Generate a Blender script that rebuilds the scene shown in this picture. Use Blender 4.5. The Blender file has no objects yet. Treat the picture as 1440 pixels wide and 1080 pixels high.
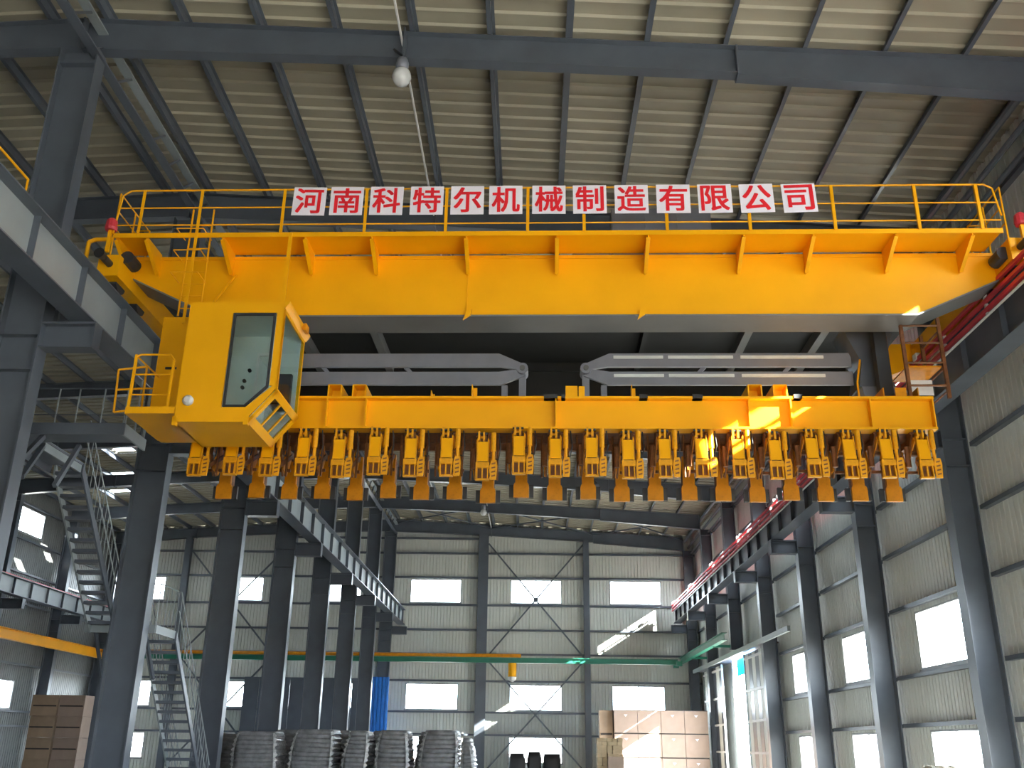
import bpy, math, random
from mathutils import Vector, Matrix
random.seed(7)
sc = bpy.context.scene
COL = sc.collection
R = math.radians

# ------------------------------------------------------------ camera
cam_d = bpy.data.cameras.new('camera'); cam = bpy.data.objects.new('camera', cam_d); COL.objects.link(cam)
cam_d.sensor_width = 36.0; cam_d.lens = 1340.0 / 1440.0 * 36.0; cam_d.clip_end = 600
yaw, pitch, roll = R(1.3), R(20.85), R(0.8)
_F = Vector((-math.sin(yaw) * math.cos(pitch), math.cos(yaw) * math.cos(pitch), math.sin(pitch)))
_R = Vector((math.cos(yaw), math.sin(yaw), 0)); _U = _R.cross(_F)
_r = _R * math.cos(roll) + _U * math.sin(roll); _u = _U * math.cos(roll) - _R * math.sin(roll)
cam.matrix_world = Matrix(((_r.x, _u.x, -_F.x, 0), (_r.y, _u.y, -_F.y, 0), (_r.z, _u.z, -_F.z, 1.6), (0, 0, 0, 1)))
sc.camera = cam
# ------------------------------------------------------------ daylight
w = bpy.data.worlds.new('world'); sc.world = w; w.use_nodes = True
bg = w.node_tree.nodes['Background']; bg.inputs[0].default_value = (0.86, 0.93, 1.0, 1); bg.inputs[1].default_value = 19.0
sun_d = bpy.data.lights.new('sun', 'SUN'); sun_d.energy = 70.0; sun_d.angle = R(0.6); sun_d.color = (1, 0.94, 0.84)
sun = bpy.data.objects.new('sun', sun_d); COL.objects.link(sun)
sun.rotation_euler = Vector((-1, 0.78, -0.63)).to_track_quat('-Z', 'Y').to_euler(); sun.location = (60, -40, 40)
# ------------------------------------------------------------ exposure
vs = sc.view_settings; vs.view_transform = 'Standard'; vs.look = 'None'; vs.gamma = 1.0
vs.exposure = 0.5; vs.use_curve_mapping = False
cy = sc.cycles
cy.max_bounces = 10; cy.diffuse_bounces = 6; cy.glossy_bounces = 3; cy.transparent_max_bounces = 12
cy.sample_clamp_indirect = 6.0; cy.caustics_reflective = False; cy.caustics_refractive = False
cy.use_denoising = True

# ------------------------------------------------------------ materials
def mat(name, col, rough=0.5, metal=0.0, var=0.12, scale=3.0, col2=None, bump=0.0, spec=0.5, dirt=0.0):
    m = bpy.data.materials.new(name); m.use_nodes = True
    nt = m.node_tree; b = nt.nodes['Principled BSDF']
    b.inputs['Roughness'].default_value = rough; b.inputs['Metallic'].default_value = metal
    b.inputs['Specular IOR Level'].default_value = spec
    tc = nt.nodes.new('ShaderNodeTexCoord'); no = nt.nodes.new('ShaderNodeTexNoise')
    no.inputs['Scale'].default_value = scale; no.inputs['Detail'].default_value = 6
    nt.links.new(tc.outputs['Object'], no.inputs['Vector'])
    rp = nt.nodes.new('ShaderNodeValToRGB')
    a = [c * (1 - var) for c in col]; c2 = col2 or [min(1, c * (1 + var)) for c in col]
    rp.color_ramp.elements[0].position = 0.3; rp.color_ramp.elements[1].position = 0.72
    rp.color_ramp.elements[0].color = (*a, 1); rp.color_ramp.elements[1].color = (*c2, 1)
    nt.links.new(no.outputs['Fac'], rp.inputs['Fac']); out = rp.outputs['Color']
    if dirt:
        n2 = nt.nodes.new('ShaderNodeTexNoise'); n2.inputs['Scale'].default_value = scale * 4; n2.inputs['Detail'].default_value = 8
        nt.links.new(tc.outputs['Object'], n2.inputs['Vector'])
        r2 = nt.nodes.new('ShaderNodeValToRGB'); r2.color_ramp.elements[0].position = 0.5; r2.color_ramp.elements[1].position = 0.75
        r2.color_ramp.elements[1].color = (dirt, dirt, dirt, 1)
        nt.links.new(n2.outputs['Fac'], r2.inputs['Fac'])
        mx = nt.nodes.new('ShaderNodeMixRGB'); mx.inputs[2].default_value = (0.06, 0.03, 0.012, 1)
        nt.links.new(r2.outputs['Color'], mx.inputs[0]); nt.links.new(out, mx.inputs[1]); out = mx.outputs[0]
    nt.links.new(out, b.inputs['Base Color'])
    if bump:
        bp = nt.nodes.new('ShaderNodeBump'); bp.inputs['Strength'].default_value = bump; bp.inputs['Distance'].default_value = 0.02
        nt.links.new(no.outputs['Fac'], bp.inputs['Height']); nt.links.new(bp.outputs['Normal'], b.inputs['Normal'])
    return m
def glass(name, tint, gloss):
    m = bpy.data.materials.new(name); m.use_nodes = True; nt = m.node_tree
    nt.nodes.remove(nt.nodes['Principled BSDF']); o = nt.nodes['Material Output']
    t = nt.nodes.new('ShaderNodeBsdfTransparent'); t.inputs[0].default_value = (*tint, 1)
    g = nt.nodes.new('ShaderNodeBsdfGlossy'); g.inputs['Roughness'].default_value = 0.05
    x = nt.nodes.new('ShaderNodeMixShader'); x.inputs[0].default_value = gloss
    nt.links.new(t.outputs[0], x.inputs[1]); nt.links.new(g.outputs[0], x.inputs[2]); nt.links.new(x.outputs[0], o.inputs['Surface'])
    return m
def translucent(name, col):
    m = bpy.data.materials.new(name); m.use_nodes = True; nt = m.node_tree
    nt.nodes.remove(nt.nodes['Principled BSDF']); o = nt.nodes['Material Output']
    t = nt.nodes.new('ShaderNodeBsdfTranslucent'); t.inputs[0].default_value = (*col, 1)
    g = nt.nodes.new('ShaderNodeBsdfDiffuse'); g.inputs[0].default_value = (*col, 1)
    x = nt.nodes.new('ShaderNodeMixShader'); x.inputs[0].default_value = 0.3
    nt.links.new(t.outputs[0], x.inputs[1]); nt.links.new(g.outputs[0], x.inputs[2]); nt.links.new(x.outputs[0], o.inputs['Surface'])
    return m
M = dict(
    yellow=mat('yellow_paint', (0.86, 0.40, 0.002), 0.42, var=0.07, scale=0.8, spec=0.3),
    yellow2=mat('yellow_clamp_paint', (0.74, 0.33, 0.006), 0.4, var=0.12, scale=5, dirt=0.3, spec=.3),
    orange=mat('orange_and_shaded_yellow', (0.62, 0.235, 0.004), 0.45, var=0.15, scale=5, dirt=0.25, spec=.3),  # clamp yellow with rear shade put into the colour; plain orange on other parts
    trolley_black=mat('black_trolley_steel', (0.008, 0.009, 0.009), 0.6, var=0.3),  # near-black, darker than the other dark steel
    brown_and_shade=mat('brown_steel_and_shade', (0.17, 0.06, 0.014), 0.55, var=0.4, scale=9),
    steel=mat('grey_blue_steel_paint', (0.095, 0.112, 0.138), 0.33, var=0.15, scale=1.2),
    steel_l=mat('pale_grey_steel', (0.27, 0.31, 0.325), 0.4, var=0.1, scale=1.0),  # lighter grey than the steel entry above
    dark=mat('dark_steel', (0.022, 0.024, 0.027), 0.5, var=0.25, scale=2),
    black=mat('black_rubber', (0.012, 0.012, 0.013), 0.5),
    plate_grey=mat('grey_plate_steel', (0.145, 0.15, 0.148), 0.5, var=0.1, scale=1),  # flat grey of the girder underside and trolley beams
    arm=mat('grey_arm_paint', (0.22, 0.235, 0.28), 0.35, var=0.1, scale=2),
    armline=mat('bright_steel_strip', (0.72, 0.76, 0.76), 0.3),
    roof=mat('beige_roof_sheet', (0.36, 0.335, 0.255), 0.5, var=0.12, scale=0.6),
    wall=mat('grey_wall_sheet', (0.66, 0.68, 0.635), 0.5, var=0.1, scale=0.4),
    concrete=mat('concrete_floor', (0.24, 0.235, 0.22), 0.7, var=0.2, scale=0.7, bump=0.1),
    wall_shaded=mat('shaded_wall_sheet', (0.15, 0.16, 0.16), 0.5, var=0.15, scale=0.4),  # wall sheet darkened: the dim aisle's shade is put into its colour
    ground=mat('yard_ground', (0.36, 0.34, 0.31), 0.9, var=0.15, scale=0.1),
    red=mat('red_paint', (0.55, 0.035, 0.05), 0.4, var=0.15),
    redsign=mat('red_lettering', (0.78, 0.012, 0.025), 0.5, var=0.03),
    sign=mat('white_sign_sheet', (0.82, 0.80, 0.88), 0.5, var=0.03),
    frame=mat('window_frame', (0.30, 0.31, 0.32), 0.4),
    pane=glass('window_pane', (0.93, 0.96, 0.97), 0.06),
    cabglass=glass('cab_glass', (0.80, 0.86, 0.86), 0.08),
    cabin=mat('cab_lining', (0.66, 0.74, 0.73), 0.6, var=0.05),
    white=mat('white_paint', (0.75, 0.76, 0.76), 0.45, var=0.04),
    green=mat('green_beam_paint', (0.02, 0.20, 0.13), 0.4),
    blue=mat('blue_sheet', (0.02, 0.18, 0.62), 0.4),
    cyan=translucent('sky_blue_sheet', (0.05, 0.50, 0.85)),
    card=mat('brown_cardboard', (0.40, 0.30, 0.24), 0.8, var=0.1, scale=1.5),
    card2=mat('tan_cardboard', (0.40, 0.29, 0.20), 0.8, var=0.15, scale=1.5),
    tape=mat('packing_strap', (0.05, 0.04, 0.035), 0.5),
    timber=mat('sawn_timber', (0.55, 0.43, 0.27), 0.75, var=0.2, scale=3),
    bag=mat('grey_woven_bag', (0.20, 0.205, 0.215), 0.35, var=0.35, scale=5, bump=0.5),
    wrap=mat('plastic_wrap', (0.48, 0.49, 0.50), 0.2, var=0.4, scale=9, bump=0.6),
    skylight=mat('skylight_frame', (0.3, 0.3, 0.28), 0.5),
    lens=mat('lamp_glass', (0.55, 0.57, 0.58), 0.15),
    rag=mat('white_rag', (0.62, 0.58, 0.50), 0.9, var=0.2, scale=9),
)

# ------------------------------------------------------------ mesh helpers
OFF = {}
def vec(p): return Vector(p)
class MB:
    def __init__(s): s.v = []; s.f = []
    def box(s, a, b):
        x0, y0, z0 = a; x1, y1, z1 = b; n = len(s.v)
        s.v += [(x0, y0, z0), (x1, y0, z0), (x1, y1, z0), (x0, y1, z0), (x0, y0, z1), (x1, y0, z1), (x1, y1, z1), (x0, y1, z1)]
        s.f += [tuple(n + i for i in q) for q in ((0, 3, 2, 1), (4, 5, 6, 7), (0, 1, 5, 4), (1, 2, 6, 5), (2, 3, 7, 6), (3, 0, 4, 7))]
        return s
    def quadbox(s, pts8):
        n = len(s.v); s.v += [tuple(p) for p in pts8]
        s.f += [tuple(n + i for i in q) for q in ((0, 3, 2, 1), (4, 5, 6, 7), (0, 1, 5, 4), (1, 2, 6, 5), (2, 3, 7, 6), (3, 0, 4, 7))]
        return s
    def prism(s, poly, axis, a, b):
        """poly: 2D points; axis 'x','y','z' = extrusion axis from a to b (other coordinates in order)."""
        def P(p, t):
            return {'x': (t, p[0], p[1]), 'y': (p[0], t, p[1]), 'z': (p[0], p[1], t)}[axis]
        n = len(s.v); k = len(poly)
        s.v += [P(p, a) for p in poly] + [P(p, b) for p in poly]
        s.f.append(tuple(n + i for i in range(k))); s.f.append(tuple(n + k + i for i in reversed(range(k))))
        for i in range(k):
            j = (i + 1) % k; s.f.append((n + i, n + k + i, n + k + j, n + j))
        return s
    def bar(s, p, q, wd, ht=None, up=(0, 0, 1)):
        """rectangular bar from p to q"""
        ht = ht or wd; p, q = vec(p), vec(q); d = (q - p).normalized(); u = vec(up)
        if abs(d.dot(u)) > 0.98: u = Vector((0, 1, 0))
        sx = d.cross(u).normalized(); sy = sx.cross(d)
        c = []
        for e in (p, q):
            for a, b in ((-1, -1), (1, -1), (1, 1), (-1, 1)): c.append(e + sx * a * wd / 2 + sy * b * ht / 2)
        n = len(s.v); s.v += [tuple(i) for i in c]
        s.f += [tuple(n + i for i in q) for q in ((0, 1, 2, 3), (7, 6, 5, 4), (0, 4, 5, 1), (1, 5, 6, 2), (2, 6, 7, 3), (3, 7, 4, 0))]
        return s
    def tube(s, p, q, r, r2=None, n=8, cap=True):
        r2 = r if r2 is None else r2; p, q = vec(p), vec(q); d = (q - p).normalized()
        u = Vector((0, 0, 1)) if abs(d.z) < 0.9 else Vector((1, 0, 0))
        a = d.cross(u).normalized(); b = a.cross(d); m = len(s.v)
        for e, rr in ((p, r), (q, r2)):
            for i in range(n):
                t = 2 * math.pi * i / n; s.v.append(tuple(e + a * rr * math.cos(t) + b * rr * math.sin(t)))
        for i in range(n):
            j = (i + 1) % n; s.f.append((m + i, m + n + i, m + n + j, m + j))
        if cap: s.f.append(tuple(m + i for i in range(n))); s.f.append(tuple(m + n + i for i in reversed(range(n))))
        return s
    def path(s, pts, r, n=6):
        for a, b in zip(pts, pts[1:]): s.tube(a, b, r, n=n)
        return s
    def lathe(s, c, prof, n=14):
        """prof: (radius, z) pairs, around vertical axis at c"""
        m = len(s.v)
        for r_, z_ in prof:
            for i in range(n):
                t = 2 * math.pi * i / n; s.v.append((c[0] + r_ * math.cos(t), c[1] + r_ * math.sin(t), c[2] + z_))
        for k in range(len(prof) - 1):
            for i in range(n):
                j = (i + 1) % n; s.f.append((m + k * n + i, m + k * n + j, m + k * n + n + j, m + k * n + n + i))
        s.f.append(tuple(m + i for i in reversed(range(n)))); s.f.append(tuple(m + (len(prof) - 1) * n + i for i in range(n)))
        return s
    def mesh(s, name, off=(0, 0, 0)):
        me = bpy.data.meshes.new(name)
        me.from_pydata([(a - off[0], b - off[1], c - off[2]) for a, b, c in s.v], [], s.f); me.update()
        return me
    def build(s, name, m, parent=None, label=None, smooth=False):
        off = OFF.get(parent.name, (0, 0, 0)) if parent else (0, 0, 0)
        me = s.mesh(name, off); me.materials.append(M[m])
        if smooth:
            for p in me.polygons: p.use_smooth = True
        return link(name, me, parent, label)
def link(name, me, parent=None, label=None, loc=None):
    o = bpy.data.objects.new(name, me); COL.objects.link(o)
    if parent:
        o.parent = parent; OFF[o.name] = OFF.get(parent.name, (0, 0, 0))
        if loc is not None: o.location = Vector(loc) - Vector(OFF.get(parent.name, (0, 0, 0)))
    elif loc is not None: o.location = loc
    if label: o['label'] = label
    return o
def thing(name, label, cat, base=(0, 0, 0), group=None, kind=None):
    o = bpy.data.objects.new(name, None); COL.objects.link(o); o.empty_display_size = 0.3
    o.location = base; OFF[o.name] = tuple(base); o['label'] = label
    if cat: o['category'] = cat
    if group: o['group'] = group
    if kind: o['kind'] = kind
    return o
CA = -0.0165; CO = Vector((0.4, 15.4, 0)); CRM = Matrix.Translation(CO) @ Matrix.Rotation(CA, 4, 'Z')
def cthing(name, label, cat, base=(0, 0, 0), group=None):
    """a thing of the crane: built in the crane's own axes (the bridge stands slightly skew in the hall)"""
    o = thing(name, label, cat, base, group); o.location = CRM @ Vector(base); o.rotation_euler = (0, 0, CA); return o
def struct(name, label): return thing(name, label, None, kind='structure')
ORD = ['first', 'second', 'third', 'fourth', 'fifth', 'sixth', 'seventh', 'eighth', 'ninth', 'tenth', 'eleventh', 'twelfth',
       'thirteenth', 'fourteenth', 'fifteenth', 'sixteenth', 'seventeenth', 'eighteenth', 'nineteenth', 'twentieth', 'twenty-first']

# ------------------------------------------------------------ the hall: measures
YF = [15.25 + 6.45 * k for k in range(8)]          # frames in view, last one at the back wall
Y0, Y1 = -14.0, 60.75                               # open end behind the camera, back wall
XL, XR, XRIDGE = -27.0, 10.42, -9.0
def rtop(x): return 14.70 - 0.0545 * x if x > XRIDGE else 15.19 + 0.0545 * (x - XRIDGE)
SHEETS = {}
def profile(width, pitch, amp):
    n = max(1, round(width / pitch)); p = width / n; pts = []
    for i in range(n):
        x = i * p; pts += [(x, amp), (x + 0.76 * p, amp), (x + 0.83 * p, 0), (x + 0.93 * p, 0)]
    pts.append((width, amp)); return pts
def wall_sheet(width, z0, z1, m='wall'):
    """ribbed sheet in the XZ plane, ribs towards -Y, thickness 4 mm"""
    key = (m, round(width, 3), round(z0, 2), round(z1, 2))
    if key not in SHEETS:
        mb = MB(); pr = profile(width, 0.21, 0.045)
        for y in (0.0, 0.012):
            for x, a in pr: mb.v += [(x, y - a, z0), (x, y - a, z1)]
        n = len(pr)
        for i in range(n - 1):
            mb.f.append((2 * i, 2 * i + 2, 2 * i + 3, 2 * i + 1))
            k = 2 * n; mb.f.append((k + 2 * i, k + 2 * i + 1, k + 2 * i + 3, k + 2 * i + 2))
        me = mb.mesh('cladding_sheet'); me.materials.append(M[m]); SHEETS[key] = me
    return SHEETS[key]
def clad(parent, u0, u1, zt, holes, place, step=0.9, m='wall'):
    """cover u0..u1 (along the wall) up to zt(u) with sheets, leaving holes [(ua,ub,za,zb)]"""
    cuts = sorted({round(u0, 3), round(u1, 3)} | {round(h[i], 3) for h in holes for i in (0, 1) if u0 < h[i] < u1})
    for a, b in zip(cuts, cuts[1:]):
        n = max(1, round((b - a) / step)); wd = (b - a) / n
        for i in range(n):
            c = a + (i + 0.5) * wd; top = zt(c); z = 0.0; segs = []
            for h in sorted([h for h in holes if h[0] < c < h[1]], key=lambda h: h[2]):
                if h[2] > z + 0.02: segs.append((z, h[2]))
                z = h[3]
            if top > z + 0.02: segs.append((z, top))
            for s0, s1 in segs:
                o = link('cladding_sheet', wall_sheet(wd, s0, s1, m), parent); place(o, a + i * wd, wd)
def window(n, label, c, wd, z0, z1, face, sash=True):
    """c = centre along the wall; face 'back' (in the XZ plane at Y) or 'side' (YZ plane at X); c=(u, depth)"""
    u, d = c; o = thing('window_%d' % n, label, None, (u, d, z0) if face == 'back' else (d, u, z0), kind='structure')
    def bx(mb, ua, ub, za, zb, t0, t1):
        if face == 'back': mb.box((ua, d + t0, za), (ub, d + t1, zb))
        else: mb.box((d + t0, ua, za), (d + t1, ub, zb))
    f = MB(); h = wd / 2; t = 0.05
    bx(f, u - h, u + h, z0, z0 + t, -0.05, 0.05); bx(f, u - h, u + h, z1 - t, z1, -0.05, 0.05)
    bx(f, u - h, u - h + t, z0 + t, z1 - t, -0.05, 0.05); bx(f, u + h - t, u + h, z0 + t, z1 - t, -0.05, 0.05)
    f.build('window_frame', 'frame', o)
    g = MB(); bx(g, u - 0.02, u + 0.02, z0 + t, z1 - t, -0.03, 0.03); g.build('mullion', 'frame', o)
    for s in (-1, 1):
        p = MB(); a, b = sorted((u + s * 0.02, u + s * (h - t))); bx(p, a, b, z0 + t, z1 - t, -0.004, 0.004); p.build('pane', 'pane', o)
    s_ = MB(); bx(s_, u - h - 0.05, u + h + 0.05, z0 - 0.06, z0, -0.09, 0.05); s_.build('window_sill', 'frame', o)
    return o
def ibeam(parent, p, q, dep, wid, tf=0.02, tw=0.014, m='steel', along='y', names=('top_flange', 'bottom_flange', 'web')):
    """I-beam lying along an axis between p and q (points on its centre line)"""
    (x0, y0, z0), (x1, y1, z1) = p, q; h = dep / 2; w2 = wid / 2
    def b(name, za, zb, wv):
        if along == 'y': MB().box((x0 - wv, y0, z0 + za), (x0 + wv, y1, z0 + zb)).build(name, m, parent)
        else: MB().box((x0, y0 - wv, z0 + za), (x1, y0 + wv, z0 + zb)).build(name, m, parent)
    b(names[0], h - tf, h, w2); b(names[1], -h, -h + tf, w2); b(names[2], -h + tf, h - tf, tw / 2)

# ------------------------------------------------------------ floor, ground
o = MB().box((XL, Y0, -0.2), (XR + 0.2, Y1 + 0.3, 0)).build('floor', 'concrete'); o['kind'] = 'structure'; o['label'] = 'grey concrete floor of the factory hall'
o = MB().box((-250, -250, -0.5), (250, 300, -0.21)).build('ground', 'ground'); o['kind'] = 'structure'; o['label'] = 'bare yard ground outside the hall'

# ------------------------------------------------------------ windows and walls
wn = 0
ROWS = [(10.0, 11.47, 'top'), (3.65, 5.15, 'middle'), (0.7, 2.15, 'bottom')]
BC = [6.55, 0.32, -6.0, -12.3, -18.55, -24.8]
bholes = []
for r_, (za, zb, rn) in enumerate(ROWS):
    for i, c in enumerate(BC):
        if rn == 'bottom' and i == 0: continue
        wn += 1; wdt = 3.2; h = wdt / 2
        bholes.append((c - h, c + h, za, zb))
        where = ['right bay of the main hall', 'middle bay of the main hall', 'left bay of the main hall',
                 'side aisle just left of the columns', 'middle of the left side aisle', 'far left corner of the side aisle'][i]
        window(wn, 'bright %s-row window in the back wall, %s' % (rn, where), (c, Y1), wdt, za, zb, 'back')
wb = struct('wall_back', 'ribbed grey metal back wall of the hall with dark rails and bracing')
def pl_back(o, u, wd): o.location = (u, Y1, 0)
clad(wb, XL, XR, lambda u: rtop(u) + 0.25, bholes, pl_back)
for z in (14.05, 13.1, 11.56, 9.86, 8.35, 6.9, 5.32, 3.52, 2.25):
    for xa, xb in ((XL, -21.9), (-21.9, -15.6), (-15.6, -9.3), (-9.3, -3.0), (-3.0, 3.45), (3.45, XR)):
        if z > rtop(xa) - 0.6 or z > rtop(xb) - 0.6: continue
        MB().box((xa + 0.06, Y1 - 0.23, z - 0.055), (xb - 0.06, Y1 - 0.045, z + 0.055)).build('girt', 'steel', wb)
for x, w_ in ((-21.9, 0.4), (-15.6, 0.4), (-3.02, 0.62), (3.46, 0.36)):
    zt = rtop(x) - 0.62
    MB().box((x - w_ / 2, Y1 - 0.55, 0), (x + w_ / 2, Y1 - 0.53, zt)).box((x - w_ / 2, Y1 - 0.25, 0), (x + w_ / 2, Y1 - 0.23, zt)).box((x - 0.02, Y1 - 0.53, 0), (x + 0.02, Y1 - 0.25, zt)).build('wind_post', 'steel', wb)
for (xa, za), (xb, zb) in (((-2.7, 13.7), (3.3, 6.7)), ((3.3, 13.7), (-2.7, 6.7)), ((-2.7, 6.6), (3.3, 0.2)), ((3.3, 6.6), (-2.7, 0.2)),
                           ((-21.6, 13), (-15.9, 6.7)), ((-15.9, 13), (-21.6, 6.7)), ((-21.6, 6.6), (-15.9, 0.3)), ((-15.9, 6.6), (-21.6, 0.3))):
    MB().bar((xa, Y1 - 0.34, za), (xb, Y1 - 0.34, zb), 0.09).build('brace_rod', 'steel', wb)
MB().tube((0.3, Y1 - 0.4, 10.2), (0.3, Y1 - 0.3, 10.2), 0.16, n=10).build('brace_joint', 'steel', wb)

# right wall: bays between frames, a gate near the far end
rholes = []
BAYS = [YF[0] - 6.45 * 2, YF[0] - 6.45] + YF[:-1]  # first bay is out of view; its windows are added for side light
for r_, (za, zb, rn) in enumerate(ROWS):
    for i, yb in enumerate(BAYS):
        if (rn != 'top' and i >= 6) or (rn == 'top' and i == 2): continue
        c = yb + 3.28; wn += 1; rholes.append((c - 1.5, c + 1.5, za, zb))
        window(wn, 'bright %s-row window in the right wall, %s bay counted from the camera' % (rn, ORD[i]), (c, XR), 3.0, za, zb, 'side')
GA, GB, GZ = 45.9, 51.2, 5.85
rholes.append((GA, GB, 0, GZ))
rholes.append((-8.0, 1.0, 0, 5.0))               # unseen opening added behind the camera for light from the right
wr = struct('wall_right', 'ribbed grey metal wall on the right with three rows of windows')
def pl_right(o, u, wd): o.rotation_euler = (0, 0, -math.pi / 2); o.location = (XR, u + wd, 0)
clad(wr, Y0, Y1, lambda u: rtop(XR) + 0.275, rholes, pl_right)
for z in (13.2, 11.56, 9.86, 8.35, 6.85, 5.32, 3.52, 2.28):
    for yb in [2.35, 8.8] + YF[:-1]:
        if z < 7 and yb > 40: continue
        MB().box((XR - 0.19, yb + 0.2, z - 0.05), (XR - 0.045, yb + 6.25, z + 0.05)).build('girt', 'steel', wr)
# unseen rear wall, added with its gateway sized for front light
we = struct('wall_rear', 'ribbed grey metal wall behind the camera with a gateway sized for front light')
def pl_rear(o, u, wd): o.rotation_euler = (0, 0, math.pi); o.location = (u + wd, Y0, 0)
clad(we, XL, XR, lambda u: rtop(u) + 0.25, [(-4.5, 6.5, 0, 4.4)], pl_rear, step=3.0)
# left wall
lholes = []
for rn, za, zb in (('upper', 11.9, 13.25), ('lower', 3.1, 4.5)):
    for i, yb in enumerate(YF[:-1]):
        if i != 5: continue
        c = yb + 2.6; wn += 1; lholes.append((c - 1.5, c + 1.5, za, zb))
        window(wn, 'bright %s window in the far left wall of the side aisle' % rn, (c, XL), 3.0, za, zb, 'side')
wl = struct('wall_left', 'ribbed grey metal wall at the far left of the side aisle')
def pl_left(o, u, wd): o.rotation_euler = (0, 0, math.pi / 2); o.location = (XL, u, 0)
clad(wl, Y0, Y1, lambda u: rtop(XL) + 0.275, lholes, pl_left, m='wall_shaded')
for z in (13.4, 11.56, 9.86, 8.35, 6.85, 5.32, 3.0, 2.28):
    MB().box((XL + 0.05, 8.8, z - 0.05), (XL + 0.2, Y1 - 0.3, z + 0.05)).build('girt', 'steel', wl)

# ------------------------------------------------------------ roof
ce = struct('ceiling', 'beige ribbed metal roof on dark purlins and rafters')
def roof_sheet(width, xa, xb):
    key = ('r', round(width, 3), xa, xb)
    if key not in SHEETS:
        mb = MB(); pr = profile(width, 0.41, -0.055); za, zb = rtop(xa) + 0.2, rtop(xb) + 0.2
        if xa <= XRIDGE and xb > XRIDGE: pass
        for t in (0.0, 0.06):
            for y, a in pr: mb.v += [(xa, y, za - a + t), (xb, y, zb - a + t)]
        n = len(pr)
        for i in range(n - 1):
            mb.f.append((2 * i, 2 * i + 2, 2 * i + 3, 2 * i + 1)); k = 2 * n; mb.f.append((k + 2 * i, k + 2 * i + 1, k + 2 * i + 3, k + 2 * i + 2))
        me = mb.mesh('roof_sheet'); me.materials.append(M['roof']); SHEETS[key] = me
    return SHEETS[key]
ns = round((Y1 + 0.2 - Y0) / 0.82); sw = (Y1 + 0.2 - Y0) / ns
SKY = {70: (-20.3, -18.9), 75: (-22.2, -20.8), 79: (-23.5, -22.2)}                                            # sheet rows with a skylight slot in the left aisle
for i in range(ns):
    y = Y0 + i * sw
    link('roof_sheet', roof_sheet(sw, XRIDGE + 0.0001, XR + 0.25), ce, loc=(0, y, 0))
    if i in SKY:
        xa, xb = SKY[i]
        link('roof_sheet', roof_sheet(sw, xb, XRIDGE), ce, loc=(0, y, 0)); link('roof_sheet', roof_sheet(sw, XL - 0.2, xa), ce, loc=(0, y, 0))
        za, zb = rtop(xa) + 0.2, rtop(xb) + 0.2
        MB().quadbox([(xa, y, za), (xb, y, zb), (xb, y + sw, zb), (xa, y + sw, za), (xa, y, za + .01), (xb, y, zb + .01), (xb, y + sw, zb + .01), (xa, y + sw, za + .01)]).build('skylight_pane', 'pane', ce)
    else:
        link('roof_sheet', roof_sheet(sw, XL - 0.2, XRIDGE), ce, loc=(0, y, 0))
px = [-8.55 + 1.54 * i for i in range(13)] + [-9.7 - 1.54 * i for i in range(12)]
for x in px:
    z = rtop(x)
    MB().box((x - 0.012, Y0, z), (x + 0.012, Y1 - 0.05, z + 0.2)).box((x - 0.075, Y0, z), (x - 0.012, Y1 - 0.05, z + 0.012)).box((x + 0.012, Y0, z + 0.188), (x + 0.075, Y1 - 0.05, z + 0.2)).build('purlin', 'steel', ce)
def rafter(y, m='steel'):
    """tapered I-section rafters on both sides of the ridge"""
    def seg(xa, xb, da, db):
        za, zb = rtop(xa) - 0.005, rtop(xb) - 0.005
        def plate(x0, x1, t0, t1, b0, b1, w_):
            return [(x0, y - w_, b0), (x1, y - w_, b1), (x1, y + w_, b1), (x0, y + w_, b0), (x0, y - w_, t0), (x1, y - w_, t1), (x1, y + w_, t1), (x0, y + w_, t0)]
        q = MB().quadbox(plate(xa, xb, za - .016, zb - .016, za - da + .016, zb - db + .016, .008)).build('rafter', m, ce)
        MB().quadbox(plate(xa, xb, za, zb, za - .016, zb - .016, .13)).build('rafter_flange', m, q)
        MB().quadbox(plate(xa, xb, za - da + .016, zb - db + .016, za - da, zb - db, .13)).build('rafter_flange', m, q)
        MB().box((xb - .02, y - .15, zb - db - .05), (xb + .02, y + .15, zb)).build('splice_plate', m, q)
    seg(-8.98, -2.55, 0.76, 0.64); seg(-2.55, 3.95, 0.64, 0.64); seg(3.95, 9.6, 0.70, 0.84)
    seg(-15.5, -9.02, 0.6, 0.72); seg(-21.5, -15.5, 0.6, 0.6); seg(-26.7, -21.5, 0.8, 0.6)
for y in [YF[0] - 6.45 * k for k in (3, 2, 1)] + YF[:-1] + [Y1 - 0.42]: rafter(y)
# roof bracing between the last two frames, eave struts
for xa, xb in ((-8.5, -2.6), (-2.6, 3.9), (3.9, 9.6)):
    for ya, yb in ((YF[6] + .2, Y1 - .6), (Y1 - .6, YF[6] + .2)):
        MB().bar((xa, ya, rtop(xa) - 0.2), (xb, yb, rtop(xb) - 0.2), 0.07).build('roof_brace', 'steel', ce)
for x, z, r_ in ((9.75, 13.95, .09), (9.95, 13.55, .07), (10.1, 13.2, .06)):
    MB().tube((x, Y0, z), (x, Y1 - .3, z), r_, n=8).build('eave_strut', 'steel', ce)
MB().box((-8.75, 2, 14.25), (-8.55, Y1 - .4, 14.29)).build('ridge_strut', 'steel', ce)
for y in range(8, 60, 1):
    if y % 6 == 5: continue
    MB().bar((-8.62, y, 14.3), (-8.62, y + 0.6, 14.85), 0.05).build('ridge_lattice', 'steel', ce)
MB().box((-8.75, 2, 14.85), (-8.55, Y1 - .4, 14.89)).build('ridge_strut', 'steel_l', ce)
MB().path([(-2.62, 4, 14.58), (-2.55, Y1 - 1, 14.58)], 0.025).build('cable_conduit', 'white', ce)

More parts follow.
